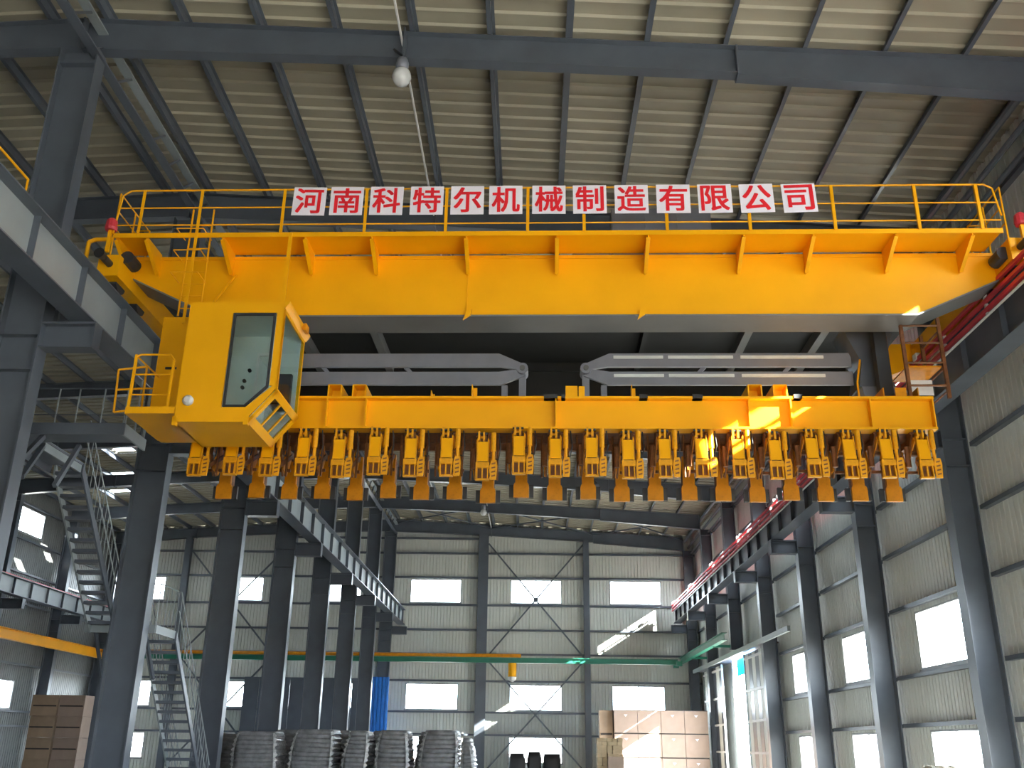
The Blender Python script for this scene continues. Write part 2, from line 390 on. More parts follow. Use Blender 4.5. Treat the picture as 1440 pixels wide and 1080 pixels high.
# ------------------------------------------------------------ columns
def column(name, label, xi, xo, y, z0, z1, wid=0.34, corbel=None, cz=8.5, group=None):
    """H-section column, web in the XZ plane; xi inner flange face, xo outer flange face"""
    o = thing(name, label, 'column', ((xi + xo) / 2, y, z0), group); s = 1 if xo > xi else -1; t = 0.028; w2 = wid / 2
    def b(a, c, ya, yb, za, zb): a, c = sorted((a, c)); return MB().box((a, ya, za), (c, yb, zb))
    b(xi, xi + s * t, y - w2, y + w2, z0, z1).build('inner_flange', 'steel', o)
    b(xo - s * t, xo, y - w2, y + w2, z0, z1).build('outer_flange', 'steel', o)
    b(xi + s * t, xo - s * t, y - .012, y + .012, z0, z1).build('web', 'steel', o)
    for z in ([cz - .9, cz - .25] if corbel else []) + [z1 - .35]:
        if z > z0 + .3: b(xi + s * t, xo - s * t, y - w2 + .02, y + w2 - .02, z, z + .02).build('stiffener', 'steel', o)
    if z0 < .1: b(xi - s * .12, xo + s * .12, y - w2 - .1, y + w2 + .1, 0, .03).build('base_plate', 'steel', o)
    if corbel:
        cx = corbel; k = MB()
        xs = sorted((xi, cx)); lo, hi = xs
        k.box((lo, y - .012, cz - .45), (hi, y + .012, cz - .04)); k.box((lo, y - w2 + .02, cz - .04), (hi, y + w2 - .02, cz - .002)); k.box((lo, y - w2 + .02, cz - .48), (hi, y + w2 - .02, cz - .45))
        e = cx; k.box((min(e, e + s * .02), y - w2 + .03, cz - .45), (max(e, e + s * .02), y + w2 - .03, cz - .04))
        k.build('corbel', 'steel', o)
    return o
for k, y in enumerate(YF):
    yy = y if k < 7 else Y1 - 0.42
    where = 'left row, %s from the camera' % ORD[k] if k < 7 else 'left row, in the corner against the back wall'
    column('steel_column', 'grey steel H-column of the ' + where, -8.6, -9.36, yy, 0, rtop(-8.6) - .76, corbel=-7.66, cz=8.48, group='columns of the left row')
for k, y in enumerate(YF):
    yy = y if k < 7 else Y1 - 0.42
    where = 'right row, %s from the camera' % ORD[k] if k < 7 else 'right row, in the corner against the back wall'
    column('steel_column', 'dark grey steel H-column of the ' + where, 9.6, 10.2, yy, GZ + .25 if k == 5 else 0, rtop(9.6) - .84, wid=.4, corbel=8.66, cz=8.74, group='columns of the right row')
for k, y in enumerate(YF):
    if k < 3: continue
    yy = y if k < 7 else Y1 - 0.42
    column('steel_column', 'steel column on the far left wall of the side aisle, %s from the rear corner' % ORD[7 - k], -26.2, -26.8, yy, 0, rtop(-26.2) - .8, corbel=-25.1, cz=8.15, group='columns along the far left wall')

# ------------------------------------------------------------ runway beams
def runway(label, xa, xb, z0, z1, ya, yb, webm, flm, rail, railm, inner):
    cx = (xa + xb) / 2; o = thing('runway_beam', label, 'beam', (cx, ya, z0))
    MB().box((xa, ya, z0), (xb, yb, z0 + .025)).build('bottom_flange', flm, o)
    MB().box((xa, ya, z1 - .025), (xb, yb, z1)).build('top_flange', flm, o)
    MB().box((cx - .01, ya, z0 + .025), (cx + .01, yb, z1 - .025)).build('web', webm, o)
    MB().box((cx - .035, ya, z1), (cx + .035, yb, z1 + .1)).build('rail', rail, o)
    y = ya + .45
    me = MB().box((-(xb - xa) / 2 + .1, -.008, z0 + .025), ((xb - xa) / 2 - .1, .008, z1 - .025)).mesh('stiffener'); me.materials.append(M[flm])
    while y < yb:
        link('stiffener', me, o, loc=(cx, y, 0)).location.z = -z0; y += 1.72
    return o
YR = Y1 - 1.1
rl = runway('pale grey crane runway beam along the left columns', -8.15, -7.7, 8.5, 9.4, 4, YR, 'steel_l', 'steel', 'steel', None, 1)
MB().path([(-8.12, 6.0, 10.02), (-8.12, 13.0, 10.02)], .022).build('runway_handrail', 'yellow', rl, 'yellow handrail above the runway beam')
for y in (6.0, 8.0, 10.0, 11.9, 13.0): MB().path([(-8.12, y, 9.4), (-8.12, y, 10.02)], .018).build('handrail_post', 'yellow', rl)
rr = runway('crane runway beam with red conductor rails along the right columns', 8.7, 9.15, 8.76, 9.66, 4, YR, 'steel', 'steel', 'red', None, -1)
for z in (9.50, 9.68, 9.86):
    MB().box((8.62, 4, z - .035), (8.69, YR, z + .035)).build('conductor_bar', 'red', rr)
for i in range(28):
    y = 5 + i * 1.94; MB().box((8.66, y, 9.42), (8.72, y + .07, 9.93)).build('conductor_bracket', 'white', rr)  # white on the brackets stands for sun glints
for i in range(9):
    for d in (0, .55):
        y = 19.9 + i * 6.45 - 6.45 + d; MB().box((8.60, y, 9.84), (8.74, y + .2, 9.99)).build('glint_block', 'white', rr)  # white blocks added to show sun glints along the rail
MB().box((8.63, 4, 9.38), (8.68, YR, 9.40)).build('conductor_strip', 'armline', rr)
rf = runway('pale runway beam with red rail on the far left wall of the side aisle', -25.5, -25.05, 8.2, 9.05, 34, YR, 'steel_l', 'steel', 'red', None, 1)

# ============================================================ the yellow bridge crane (crane axes: x along the bridge, y into the hall)
cr = cthing('bridge_crane', 'large yellow overhead bridge crane spanning the hall with railed walkway', 'crane', (0, 0, 9.1))
gp = [(-6.46, 9.14), (6.67, 9.14), (8.25, 9.84), (8.25, 10.40), (-8.46, 10.40), (-8.46, 10.10)]
fg = MB().prism(gp, 'y', 0.78, 1.46).build('front_girder', 'yellow', cr)
def strip(x0, z0, x1, z1, ya, yb, t=.03):
    return [(x0, ya, z0 - t), (x1, ya, z1 - t), (x1, yb, z1 - t), (x0, yb, z0 - t), (x0, ya, z0), (x1, ya, z1), (x1, yb, z1), (x0, yb, z0)]
bp = MB()
for (a, b) in (((-8.46, 10.10), (-6.46, 9.14)), ((-6.46, 9.14), (6.67, 9.14)), ((6.67, 9.14), (8.25, 9.84))):
    bp.quadbox(strip(*a, *b, .74, 1.5))
bp.build('bottom_plate', 'plate_grey', fg, 'grey underside plate of the girder')
MB().box((-1.66, .765, 9.16), (-1.645, .78, 10.0)).build('web_seam', 'yellow', fg)
for x in (-1.62, 1.62):
    MB().prism([(x - .09, 9.02), (x + .05, 9.12), (x + .07, 9.24), (x - .03, 9.22), (x - .05, 9.12)], 'y', .69, .74).build('lifting_lug', 'yellow', fg)
MB().box((-8.47, .76, 10.33), (8.26, .78, 10.36)).build('web_ledge', 'yellow', fg)
rg = MB().prism([(-6.46, 9.25), (6.67, 9.25), (8.25, 9.84), (8.25, 10.40), (-8.46, 10.40), (-8.46, 10.10)], 'y', 5.1, 5.8).build('rear_girder', 'yellow', cr)
# walkway
wk = MB().box((-8.24, 0.0, 10.40), (8.1, .03, 10.485)).build('walkway_edge', 'yellow', cr)
MB().box((-8.24, .03, 10.45), (-7.66, .80, 10.47)).build('walkway_plate', 'yellow', cr)
MB().box((-6.25, .03, 10.45), (8.1, .80, 10.47)).build('walkway_plate', 'yellow', cr)
MB().box((-8.40, .8, 10.40), (8.2, 1.5, 10.42)).build('girder_top_plate', 'yellow', cr)
for x in (-8.2, -7.63, -6.19, -4.64, -3.39, -1.64, 0.04, 1.71, 3.45, 4.71, 6.19, 7.56):
    br = MB().prism([(.03, 10.45), (.78, 10.45), (.78, 9.98), (.70, 9.98), (.03, 10.36)], 'x', x - .008, x + .008).build('bracket', 'yellow', cr)
    d = -.035 if x < .5 else .0
    MB().quadbox([(x - .035, .03, 10.345), (x + .035, .03, 10.345), (x + .035, .70, 9.965), (x - .035, .70, 9.965),
                  (x - .035, .03, 10.36), (x + .035, .03, 10.36), (x + .035, .70, 9.98), (x - .035, .70, 9.98)]).build('bracket_flange', 'yellow', br)
# railing
rail = MB().box((-8.24, -.005, 10.485), (8.1, .005, 10.49)).build('toe_board', 'yellow', cr)
for x in (-7.78, -6.67, -5.09, -3.53, -2.02, -.5, .54, 2.06, 3.57, 5.11, 6.62, 7.74):
    z0 = 8.64 if x == -6.67 else 10.47
    MB().box((x - .028, -.028, z0), (x + .028, -.018, 11.41)).box((x - .028, -.018, z0), (x - .018, .028, 11.41)).build('railing_post', 'yellow', cr)
MB().path([(-8.27, 0, 10.48), (-8.2, 0, 11.3), (-8.05, 0, 11.41), (7.9, 0, 11.41), (8.04, 0, 11.33), (8.12, 0, 10.75)], .018).build('handrail', 'yellow', cr)
for z in (11.03, 10.66):
    MB().path([(-8.25, 0, z), (8.1, 0, z)], .014).build('mid_rail', 'yellow', cr)
for sx in (-1, 1):                                    # end railings running across the bridge
    x = 8.22 if sx > 0 else -8.30
    for z in (11.41, 11.03, 10.66):
        MB().path([(x, .1, z), (x + sx * .02, 1.5, z)], .014).build('end_rail', 'yellow', cr)
    for y in (.1, .8, 1.5):
        MB().path([(x, y, 10.1 if y < .5 else 10.4), (x, y, 11.41)], .016).build('end_post', 'yellow', cr)
    for z in (11.41, 11.03, 10.66):
        MB().path([(x, 1.5, z), (x + sx * .28, 1.5, z)], .014).build('end_rail', 'yellow', cr)
# rear walkway railing behind the rear girder
MB().path([(-8.2, 6.3, 11.4), (8.0, 6.3, 11.4)], .018).build('handrail', 'yellow', cr)
MB().path([(-8.2, 6.3, 10.9), (8.0, 6.3, 10.9)], .014).build('mid_rail', 'yellow', cr)
for i in range(11): MB().box((-8.0 + i * 1.6, 6.28, 10.4), (-7.95 + i * 1.6, 6.33, 11.4)).build('railing_post', 'yellow', cr)
MB().box((-8.2, 5.8, 10.36), (8.1, 6.35, 10.40)).build('walkway_plate', 'yellow', cr)
# end trucks on the rails
for sx, x in ((-1, -8.3), (1, 8.42)):
    zb = 9.54 if sx < 0 else 9.8
    et = MB().box((x - .2, .1, zb + .12), (x + .2, 6.3, zb + .55)).build('end_truck', 'yellow', cr)
    for y in (.55, 1.5, 4.9, 5.9):
        MB().tube((x - .08, y, zb + .16), (x + .08, y, zb + .16), .2, n=16).build('wheel', 'dark', et)
    MB().tube((x - sx * .02, .1, zb + .36), (x - sx * .02, -.16, zb + .36), .07, n=12).build('buffer_stem', 'dark', et)
    MB().tube((x - sx * .02, -.16, zb + .36), (x - sx * .02, -.34, zb + .36), .06, .1, n=12).build('rubber_buffer', 'black', et)
    MB().lathe((x + sx * .02, .0, 10.55), [(.10, 0), (.115, .05), (.10, .2), (.05, .25)], 12).build('red_buffer', 'red', cr, 'red rubber buffer at the end of the bridge')  # red end buffer on a short post
    MB().box((x - .03 + sx * .02, -.03, 10.1), (x + .03 + sx * .02, .03, 10.55)).build('buffer_post', 'yellow', cr)
    MB().tube((x - sx * .25, .25, 10.12), (x - sx * .25, .62, 10.12), .13, n=14).build('travel_motor', 'dark', et)
MB().path([(-8.75, .1, 10.0), (-8.75, .1, 10.37), (-8.62, .1, 10.42), (-8.3, .1, 10.42)], .04).build('cable_bracket', 'yellow', cr)
# hangers of the operator cab
MB().box((-4.93, -.03, 8.64), (-4.87, .02, 10.47)).build('cab_hanger', 'yellow', cr)
MB().path([(-6.1, .72, 9.98), (-6.35, -.1, 8.66)], .022).build('cab_brace', 'yellow', cr)
for x in (-6.95, -6.55):
    MB().path([(x, .35, 8.95), (x, .35, 11.2)], .018).build('ladder_rail', 'yellow', cr)
for i in range(8): MB().path([(-6.95, .35, 9.1 + i * .25), (-6.55, .35, 9.1 + i * .25)], .012).build('ladder_rung', 'yellow', cr)
for i in range(3): MB().path([(-6.95 - .05, .3, 9.6 + i * .45), (-7.0, -.15, 9.6 + i * .45), (-6.5, -.15, 9.6 + i * .45), (-6.5, .3, 9.6 + i * .45)], .011).build('ladder_guard', 'yellow', cr)
# grey electrical cabinets on the girder behind the signs
for x0, x1, zt in ((.35, 1.05, 10.95), (1.12, 3.05, 11.52)):
    ec = cthing('electrical_cabinet', 'tall grey electrical cabinet on the girder behind the signs' if x1 > 2 else 'low grey electrical box on the girder beside the tall cabinet', 'cabinet', ((x0 + x1) / 2, 1.2, 10.42))
    MB().box((x0, .95, 10.42), (x1, 1.45, zt)).build('cabinet_body', 'arm', ec)
    n = 3 if x1 > 2 else 1
    for i in range(n):
        a = x0 + .03 + i * (x1 - x0 - .06) / n; b = a + (x1 - x0 - .06) / n - .03
        dr = MB().box((a, .93, 10.46), (b, .95, zt - .04)).build('cabinet_door', 'arm', ec)
        MB().box((b - .07, .91, 10.8), (b - .05, .93, 10.95)).build('door_handle', 'dark', dr)

# trolley frame between the girders, seen from below
tr = cthing('hoist_trolley', 'dark trolley frame with cross beams between the crane girders', 'trolley', (0, 3.3, 9.6))
MB().box((-6.9, 1.52, 9.86), (7.3, 5.08, 9.92)).build('deck_plate', 'trolley_black', tr)
for x in (-5.35, -3.75, 1.9, 4.0, 5.55, 6.7):
    t_ = .05 if x == 1.9 else .08
    MB().box((x - t_, 1.52, 9.62), (x + t_, 5.05, 9.86)).build('cross_beam', 'plate_grey' if t_ > .06 else 'trolley_black', tr)
for y in (1.62, 4.9): MB().box((-6.9, y, 9.66), (7.3, y + .1, 9.86)).build('edge_beam', 'trolley_black', tr)
MB().box((-6.9, 4.95, 9.0), (7.3, 5.08, 9.9)).build('rear_plate', 'trolley_black', tr)

# grey folding guide arms
for s, lab in ((-1, 'left grey folding guide arm above the spreader beam'), (1, 'right grey folding guide arm above the spreader beam')):
    ga = cthing('guide_arm', lab, 'arm', (s * .64, 2.5, 7.7))
    xe = 5.95
    for z0, z1 in ((8.80, 9.09), (8.41, 8.69)):
        zc = 8.74; m0, m1 = (zc - .02, zc + .14) if z0 > 8.7 else (zc - .14, zc + .02)
        bm = MB().prism([(s * 1.12, z1 if z0 > 8.7 else z1), (s * .66, m1), (s * .60, m0), (s * 1.08, z0), (s * xe, z0), (s * xe, z1)], 'y', 2.5, 2.57).build('arm_beam', 'arm', ga)
        if s > 0:
            for a, b in ((1.2, 2.2), (2.3, 3.6), (3.75, 5.4)):
                MB().box((a, 2.47, z1 - .12), (b, 2.5, z1 - .06)).build('bright_strip', 'armline', bm)
    MB().tube((s * .64, 2.42, 8.74), (s * .64, 2.8, 8.74), .115, n=18).build('pivot_disc', 'arm', ga)
    MB().tube((s * .64, 2.39, 8.74), (s * .64, 2.42, 8.74), .055, n=12).build('pivot_pin', 'plate_grey', ga)
    MB().box((s * .64 - .07, 2.55, 7.7), (s * .64 + .07, 2.72, 8.7)).build('pivot_post', 'arm', ga)
    MB().box((s * 1.0 - .06, 2.55, 7.7), (s * 1.0 + .06, 2.7, 8.42)).build('support_post', 'arm', ga)
    for x in (2.9, 4.6): MB().prism([(s * x - .05, 8.68), (s * x + .05, 8.68), (s * x + .12 * s + .05, 8.81), (s * x + .12 * s - .05, 8.81)], 'y', 2.55, 2.65).build('spacer', 'arm', ga)
md = cthing('slewing_drive', 'dark grey tapered drive unit at the right end of the spreader', 'machine', (6.3, 2.4, 7.7))
MB().prism([(5.95, 8.25), (6.65, 8.25), (6.5, 8.75), (6.75, 9.5), (5.75, 9.5), (6.05, 8.75)], 'y', 2.2, 2.9).build('drive_housing', 'steel', md)
MB().prism([(6.05, 7.75), (6.55, 7.75), (6.6, 8.24), (5.98, 8.24)], 'y', 2.15, 2.7).build('motor', 'arm', md)
MB().path([(5.9, 2.15, 7.75), (5.88, 2.1, 8.3), (6.0, 2.15, 8.8)], .02).build('cable', 'yellow', md)
lc = cthing('access_cage', 'brown ladder cage at the right end of the spreader beam', 'ladder', (7.1, 1.9, 7.0))
for x, y in ((6.5, 1.2), (7.2, 1.2), (6.5, 2.05), (7.2, 2.05)): MB().box((x - .03, y - .03, 7.65), (x + .03, y + .03, 9.25)).build('cage_post', 'brown_and_shade', lc)
for z in (7.9, 8.35, 8.75, 9.1):
    MB().path([(6.5, 1.2, z), (7.2, 1.2, z)], .022).build('cage_rung', 'brown_and_shade', lc)
    MB().path([(7.2, 1.2, z - .1), (7.2, 2.05, z - .1)], .022).build('cage_rung', 'brown_and_shade', lc)
MB().box((6.53, 1.25, 8.28), (7.17, 2.02, 8.31)).build('cage_floor', 'orange', lc)
MB().box((6.62, 1.6, 7.86), (7.1, 1.62, 8.16)).build('sun_patch_plate', 'white', lc, 'white plate for the sun patch inside the cage')  # white plate added where the sun lights the platform

# ============================================================ spreader beam
sp = cthing('spreader_beam', 'long yellow spreader beam hanging below the bridge girder', 'beam', (0, 1.5, 7.0))
x0, x1 = -6.75, 6.86
MB().box((x0, 1.22, 7.06), (x1, 1.98, 7.60)).build('beam_web', 'yellow', sp)
MB().box((x0, 1.08, 7.60), (x1, 2.05, 7.645)).build('top_flange', 'yellow', sp)
MB().box((x0, 1.08, 7.02), (x1, 1.36, 7.06)).build('bottom_flange', 'yellow', sp)
MB().box((x0, 1.36, 7.03), (x1, 2.05, 7.06)).build('bottom_plate', 'brown_and_shade', sp)  # yellow underside plate, its shade put into the brown colour
MB().box((-1.3, 2.05, 7.62), (1.3, 2.9, 7.70)).build('arm_seat', 'dark', sp)
MB().box((x0, 2.0, 6.88), (x1, 2.06, 7.02)).build('rear_skirt', 'brown_and_shade', sp)
for x in (-6.70, -4.22, -3.49, .02, 3.53, 4.29, 5.72, 6.84):
    MB().box((x - .012, 1.085, 7.06), (x + .012, 1.22, 7.60)).build('stiffener', 'yellow', sp)
for xc in (-3.86, 3.91):                              # lifting brackets
    lb = MB().box((xc - .36, 1.25, 7.645), (xc + .36, 1.75, 7.665)).build('lifting_bracket', 'yellow', sp)
    for dx in (-.36, -.12, .1, .34):
        MB().box((xc + dx - .012, 1.12, 7.645), (xc + dx + .012, 1.7, 7.88)).build('bracket_rib', 'yellow', lb)
    for a, b in ((-.36, -.12), (.1, .34)):
        MB().box((xc + a, 1.4, 7.66), (xc + b, 1.42, 7.88)).build('bracket_plate', 'yellow', lb)
        MB().box((xc + a, 1.1, 7.87), (xc + b, 1.7, 7.885)).build('bracket_cap', 'yellow', lb)
    MB().box((xc - .12, 1.4, 7.66), (xc + .1, 1.42, 7.75)).build('bracket_plate', 'yellow', lb)
for xc, h, w_ in ((-1.5, .26, .09), (1.46, .25, .09), (-2.28, .14, .05)):
    MB().box((xc - w_ / 2, 1.15, 7.645), (xc - w_ / 2 + .015, 1.35, 7.645 + h)).box((xc - w_ / 2, 1.35, 7.645), (xc + w_ / 2, 1.37, 7.645 + h)).build('guide_post', 'yellow', sp)
MB().box((.2, 1.12, 7.645), (.42, 1.35, 7.86)).box((.44, 1.08, 7.645), (.55, 1.35, 7.84)).build('limit_switch_box', 'yellow', sp)
for xa, xb in ((-.2, .05), (.12, .19), (1.55, 1.7), (2.52, 2.7), (4.35, 4.5)): MB().box((xa, 1.06, 7.6), (xb, 1.3, 7.68)).build('rubber_pad', 'dark', sp)
MB().box((5.98, 1.1, 7.645), (6.62, 1.7, 7.66)).box((5.98, 1.1, 7.66), (6.0, 1.7, 7.82)).box((6.6, 1.1, 7.66), (6.62, 1.7, 7.82)).box((6.2, 1.1, 7.66), (6.4, 1.12, 7.82)).build('drive_seat', 'orange', sp)
for x in (-6.0, 6.3):
    MB().box((x - .12, 1.75, 7.665), (x + .12, 1.95, 9.62)).build('hoist_mast', 'dark', sp)

# ============================================================ gripping clamps under the spreader
def clamp_proto():
    P = []                                           # (name, parent index, mesh)
    def add(name, m, mb, par=-1):
        me = mb.mesh(name); me.materials.append(M[m]); P.append((name, par, me)); return len(P) - 1
    # front arm (origin at the clamp's centre; z measured from 6.1)
    fa = add('front_arm', 'yellow', MB().prism([(.0, .34), (.05, .72), (.07, .72), (.02, .34)], 'x', -.085, .085))
    add('arm_cheek', 'yellow2', MB().prism([(-.02, .02), (.06, .02), (.11, .78), (.04, .78)], 'x', -.105, -.087), fa)
    add('arm_cheek', 'yellow2', MB().prism([(-.02, .02), (.06, .02), (.11, .78), (.04, .78)], 'x', .087, .105), fa)
    sh = add('front_shoe', 'yellow2', MB().box((-.12, .02, 0), (.12, .10, .03)).box((-.12, -.01, .22), (.12, .06, .32)).box((-.012, -.01, .03), (.012, .05, .22)).box((-.12, .05, .03), (-.105, .0, .22)))
    add('shoe_back', 'brown_and_shade', MB().box((-.118, .085, .03), (.118, .10, .24)), sh)
    add('pin', 'brown_and_shade', MB().tube((-.13, .08, .335), (.13, .08, .335), .02, n=8), sh)
    cl = add('clevis', 'yellow2', MB().box((-.09, .03, .74), (-.055, .12, .92)).box((.0, .03, .74), (.035, .12, .9)).box((-.09, .1, .80), (.035, .12, .84)))
    add('clevis_pin', 'dark', MB().tube((-.12, .07, .88), (.08, .07, .88), .022, n=8), cl)
    add('cylinder', 'yellow2', MB().tube((.19, .10, .55), (.19, .10, .90), .048, n=10).tube((.19, .10, .30), (.19, .10, .55), .03, n=8))
    tp = add('toothed_plate', 'yellow2', MB().prism([(.14, 0), (.25, 0), (.27, .26), (.25, .36), (.16, .36), (.13, .26)], 'y', .0, .03))
    for i in range(4): add('plate_slot', 'brown_and_shade', MB().quadbox([(.165, -.004, .05 + i * .075), (.235, -.004, .065 + i * .075), (.235, .0, .065 + i * .075), (.165, .0, .05 + i * .075), (.165, -.004, .075 + i * .075), (.235, -.004, .095 + i * .075), (.235, .0, .095 + i * .075), (.165, .0, .075 + i * .075)]), tp)
    add('lever', 'orange', MB().bar((.11, .1, .74), (.12, .75, .30), .02, .11))
    add('lever', 'orange', MB().bar((-.12, .1, .74), (-.12, .75, .30), .02, .11))
    add('link_bar', 'brown_and_shade', MB().bar((-.13, .75, .30), (.26, .75, .30), .05).bar((.22, .1, .2), (.22, .9, .62), .03, .08))
    add('hanger', 'brown_and_shade', MB().box((-.12, .25, .55), (-.04, .45, .95)).box((.08, .25, .55), (.16, .45, .95)).box((-.12, .3, .5), (.16, .4, .62)))
    add('cross_arm', 'brown_and_shade', MB().box((-.06, .2, .76), (.06, 1.84, .88)))
    ra = add('rear_arm', 'orange', MB().box((-.115, 1.72, .27), (.115, 1.80, .88)))
    add('arm_cheek', 'brown_and_shade', MB().box((-.12, 1.80, .27), (-.10, 1.95, .80)), ra)
    add('arm_cheek', 'brown_and_shade', MB().box((.10, 1.80, .27), (.12, 1.95, .80)), ra)
    rs = add('rear_shoe', 'orange', MB().prism([(-.15, 0), (.15, 0), (.15, .24), (.13, .29), (-.13, .29), (-.15, .24)], 'y', 1.70, 1.78))
    add('grip_pad', 'dark', MB().box((-.24, 1.80, .02), (-.155, 1.88, .27)), rs)
    add('grip_pad', 'dark', MB().box((.155, 1.80, .02), (.24, 1.88, .27)), rs)
    for sx in (-1, 1):
        add('side_link', 'brown_and_shade', MB().bar((sx * .13, .18, .86), (sx * .17, .60, .16), .025, .09))
        add('toggle', 'orange', MB().prism([(.45, .25), (.75, .2), (.95, .55), (.80, .80), (.55, .62)], 'x', sx * .19 - .012, sx * .19 + .012))
        add('guide_rod', 'brown_and_shade', MB().tube((sx * .245, .5, .12), (sx * .245, .5, .92), .02, n=6))
    add('spring_housing', 'brown_and_shade', MB().tube((-.19, .32, .28), (-.19, .32, .66), .05, n=8))
    add('hose', 'dark', MB().path([(.28, .2, .92), (.31, .22, .62), (.27, .3, .45), (.22, .4, .5)], .012, n=5))
    return P
CP = clamp_proto()
CXS = [-6.53 + .6535 * i for i in range(21)]
for i, x in enumerate(CXS):
    dz = (0, .02, .0, .01, -.02, .03, 0, .01, -.06, .05, .0, .02, -.02, .0, .01, .0, -.02, .02, .0, .01, .0)[i]
    base = (x, 1.02, 6.10 + dz)
    lab = 'yellow gripping clamp under the spreader beam, %s from the left' % ORD[i] if i < 20 else 'yellow gripping clamp at the right end of the row under the spreader beam'
    o = cthing('gripping_clamp', lab, 'clamp', base, 'gripping clamps under the spreader beam')
    made = []
    for nm, par, me in CP:
        c = bpy.data.objects.new(nm, me); COL.objects.link(c); c.parent = o if par < 0 else made[par]; made.append(c)

# ============================================================ operator cab
cab = cthing('operator_cab', 'yellow operator cab with tinted windows hanging below the girder', 'cab', (-5.4, -.2, 6.5))
ya, yb = -.8, .58
xl, xr, xm, zb_, zm, zt = -6.26, -4.6, -5.05, 6.50, 7.06, 8.63
t = .03
MB().box((xl, ya, 6.58), (-5.50, ya + t, zt)).build('front_panel', 'yellow', cab)
MB().prism([(-5.50, 6.58), (-5.05, 6.58), (-4.62, 7.10), (-4.62, 7.20), (-5.10, 6.76), (-5.50, 6.76)], 'y', ya, ya + t).build('front_panel_lower', 'yellow', cab)
MB().box((-5.50, ya, 8.47), (xr, ya + t, zt)).build('front_panel_upper', 'yellow', cab)
MB().box((-4.74, ya, 7.14), (xr, ya + t, 8.47)).build('corner_post', 'yellow', cab)
MB().box((xl, ya - .02, zb_), (xm, ya + .02, 6.58)).build('bottom_rail', 'yellow', cab)
MB().box((xl - .02, ya - .02, 6.44), (xl + .05, ya + .06, 6.60)).build('rail_lug', 'yellow', cab)
MB().box((xm - .05, ya - .03, 6.45), (xm + .03, ya + .05, 6.60)).build('rail_lug', 'yellow', cab)
MB().box((xl, ya, zb_), (xm, yb, zb_ + .03)).build('floor_plate', 'yellow', cab)
MB().box((xl, ya, zt), (xr, yb, zt + .04)).build('roof_plate', 'yellow', cab)
MB().box((xl, ya + t, zb_), (xl + t, yb, zt)).build('left_panel', 'yellow', cab)
MB().prism([(xl + t, zb_ + .03), (xm, zb_ + .03), (xr - t, zm), (xr - t, zt), (xl + t, zt)], 'y', yb - t, yb).build('back_panel', 'yellow', cab)
MB().prism([(xl + t, zb_ + .04), (xm - .04, zb_ + .04), (xr - .06, zm + .02), (xr - .06, zt - .02), (xl + t, zt - .02)], 'y', yb - .06, yb - .035).build('back_lining', 'cabin', cab, 'pale grey inner lining')
MB().box((xl + t, ya + .05, zt - .03), (xr - .1, yb - .06, zt - .005)).build('roof_lining', 'cabin', cab)
wf = MB()
win = [(-5.48, 6.77), (-5.11, 6.77), (-4.76, 7.12), (-4.76, 8.46), (-5.48, 8.46)]
inn = [(-5.445, 6.80), (-5.12, 6.80), (-4.795, 7.135), (-4.795, 8.425), (-5.445, 8.425)]
n = len(win)
for i in range(n):
    j = (i + 1) % n; a, b, c, d = win[i], win[j], inn[j], inn[i]
    wf.quadbox([(a[0], ya - .015, a[1]), (b[0], ya - .015, b[1]), (c[0], ya - .015, c[1]), (d[0], ya - .015, d[1]),
                (a[0], ya + .03, a[1]), (b[0], ya + .03, b[1]), (c[0], ya + .03, c[1]), (d[0], ya + .03, d[1])])
wfo = wf.build('front_window_frame', 'dark', cab)
MB().prism(inn, 'y', ya + .005, ya + .012).build('front_window_glass', 'cabglass', wfo)
# right side: tall window looking along the bridge
sf = MB().box((xr - t, ya, zm - .02), (xr, yb, zm + .03)).box((xr - t, ya, zt - .16), (xr, yb, zt)).box((xr - t, yb - .03, zm), (xr, yb, zt)).box((xr - t, ya, zm), (xr, ya + .04, zt)).build('side_window_frame', 'yellow', cab)
MB().box((xr - .018, ya + .04, zm + .03), (xr - .010, yb - .03, zt - .16)).build('side_window_glass', 'cabglass', sf)
vz = MB().quadbox([(xr, ya - .05, zt - .10), (xr + .06, ya - .05, zt - .02), (xr + .06, yb + .05, zt - .02), (xr, yb + .05, zt - .10),
                   (xr - .02, ya - .05, zt + .07), (xr + .08, ya - .05, zt + .03), (xr + .08, yb + .05, zt + .03), (xr - .02, yb + .05, zt + .07)]).build('sun_visor', 'yellow', cab)
MB().box((xr + .07, .1, zt - .08), (xr + .13, .3, zt + .05)).build('visor_lamp', 'orange', vz)
# sloping lower window with three panes
def slope(u, y, off=0.0):
    """u 0..1 from the floor edge up the slope"""
    dx, dz = xr - xm, zm - zb_; L = math.hypot(dx, dz); nx, nz = dz / L, -dx / L
    return (xm + dx * u + nx * off, y, zb_ + dz * u + nz * off)
def sbar(mb, u0, u1, y0, y1, t0, t1):
    mb.quadbox([slope(u0, y0, t0), slope(u1, y0, t0), slope(u1, y1, t0), slope(u0, y1, t0), slope(u0, y0, t1), slope(u1, y0, t1), slope(u1, y1, t1), slope(u0, y1, t1)])
s1 = MB()
sbar(s1, 0, 1, ya, ya + .1, -.02, .03); sbar(s1, 0, 1, yb - .1, yb, -.02, .03); sbar(s1, 0, .2, ya, yb, -.02, .03); sbar(s1, .84, 1, ya, yb, -.02, .03)
so = s1.build('sloping_window_frame', 'yellow', cab)
ww = (yb - ya - .2) / 3
for i in range(3):
    b0 = ya + .1 + i * ww
    p = MB(); sbar(p, .2, .84, b0 + .02, b0 + ww - .02, .0, .008); p.build('sloping_pane', 'cabglass', so)
    if i: q = MB(); sbar(q, .2, .84, b0 - .02, b0 + .02, -.01, .02); q.build('glazing_bar', 'yellow', so)
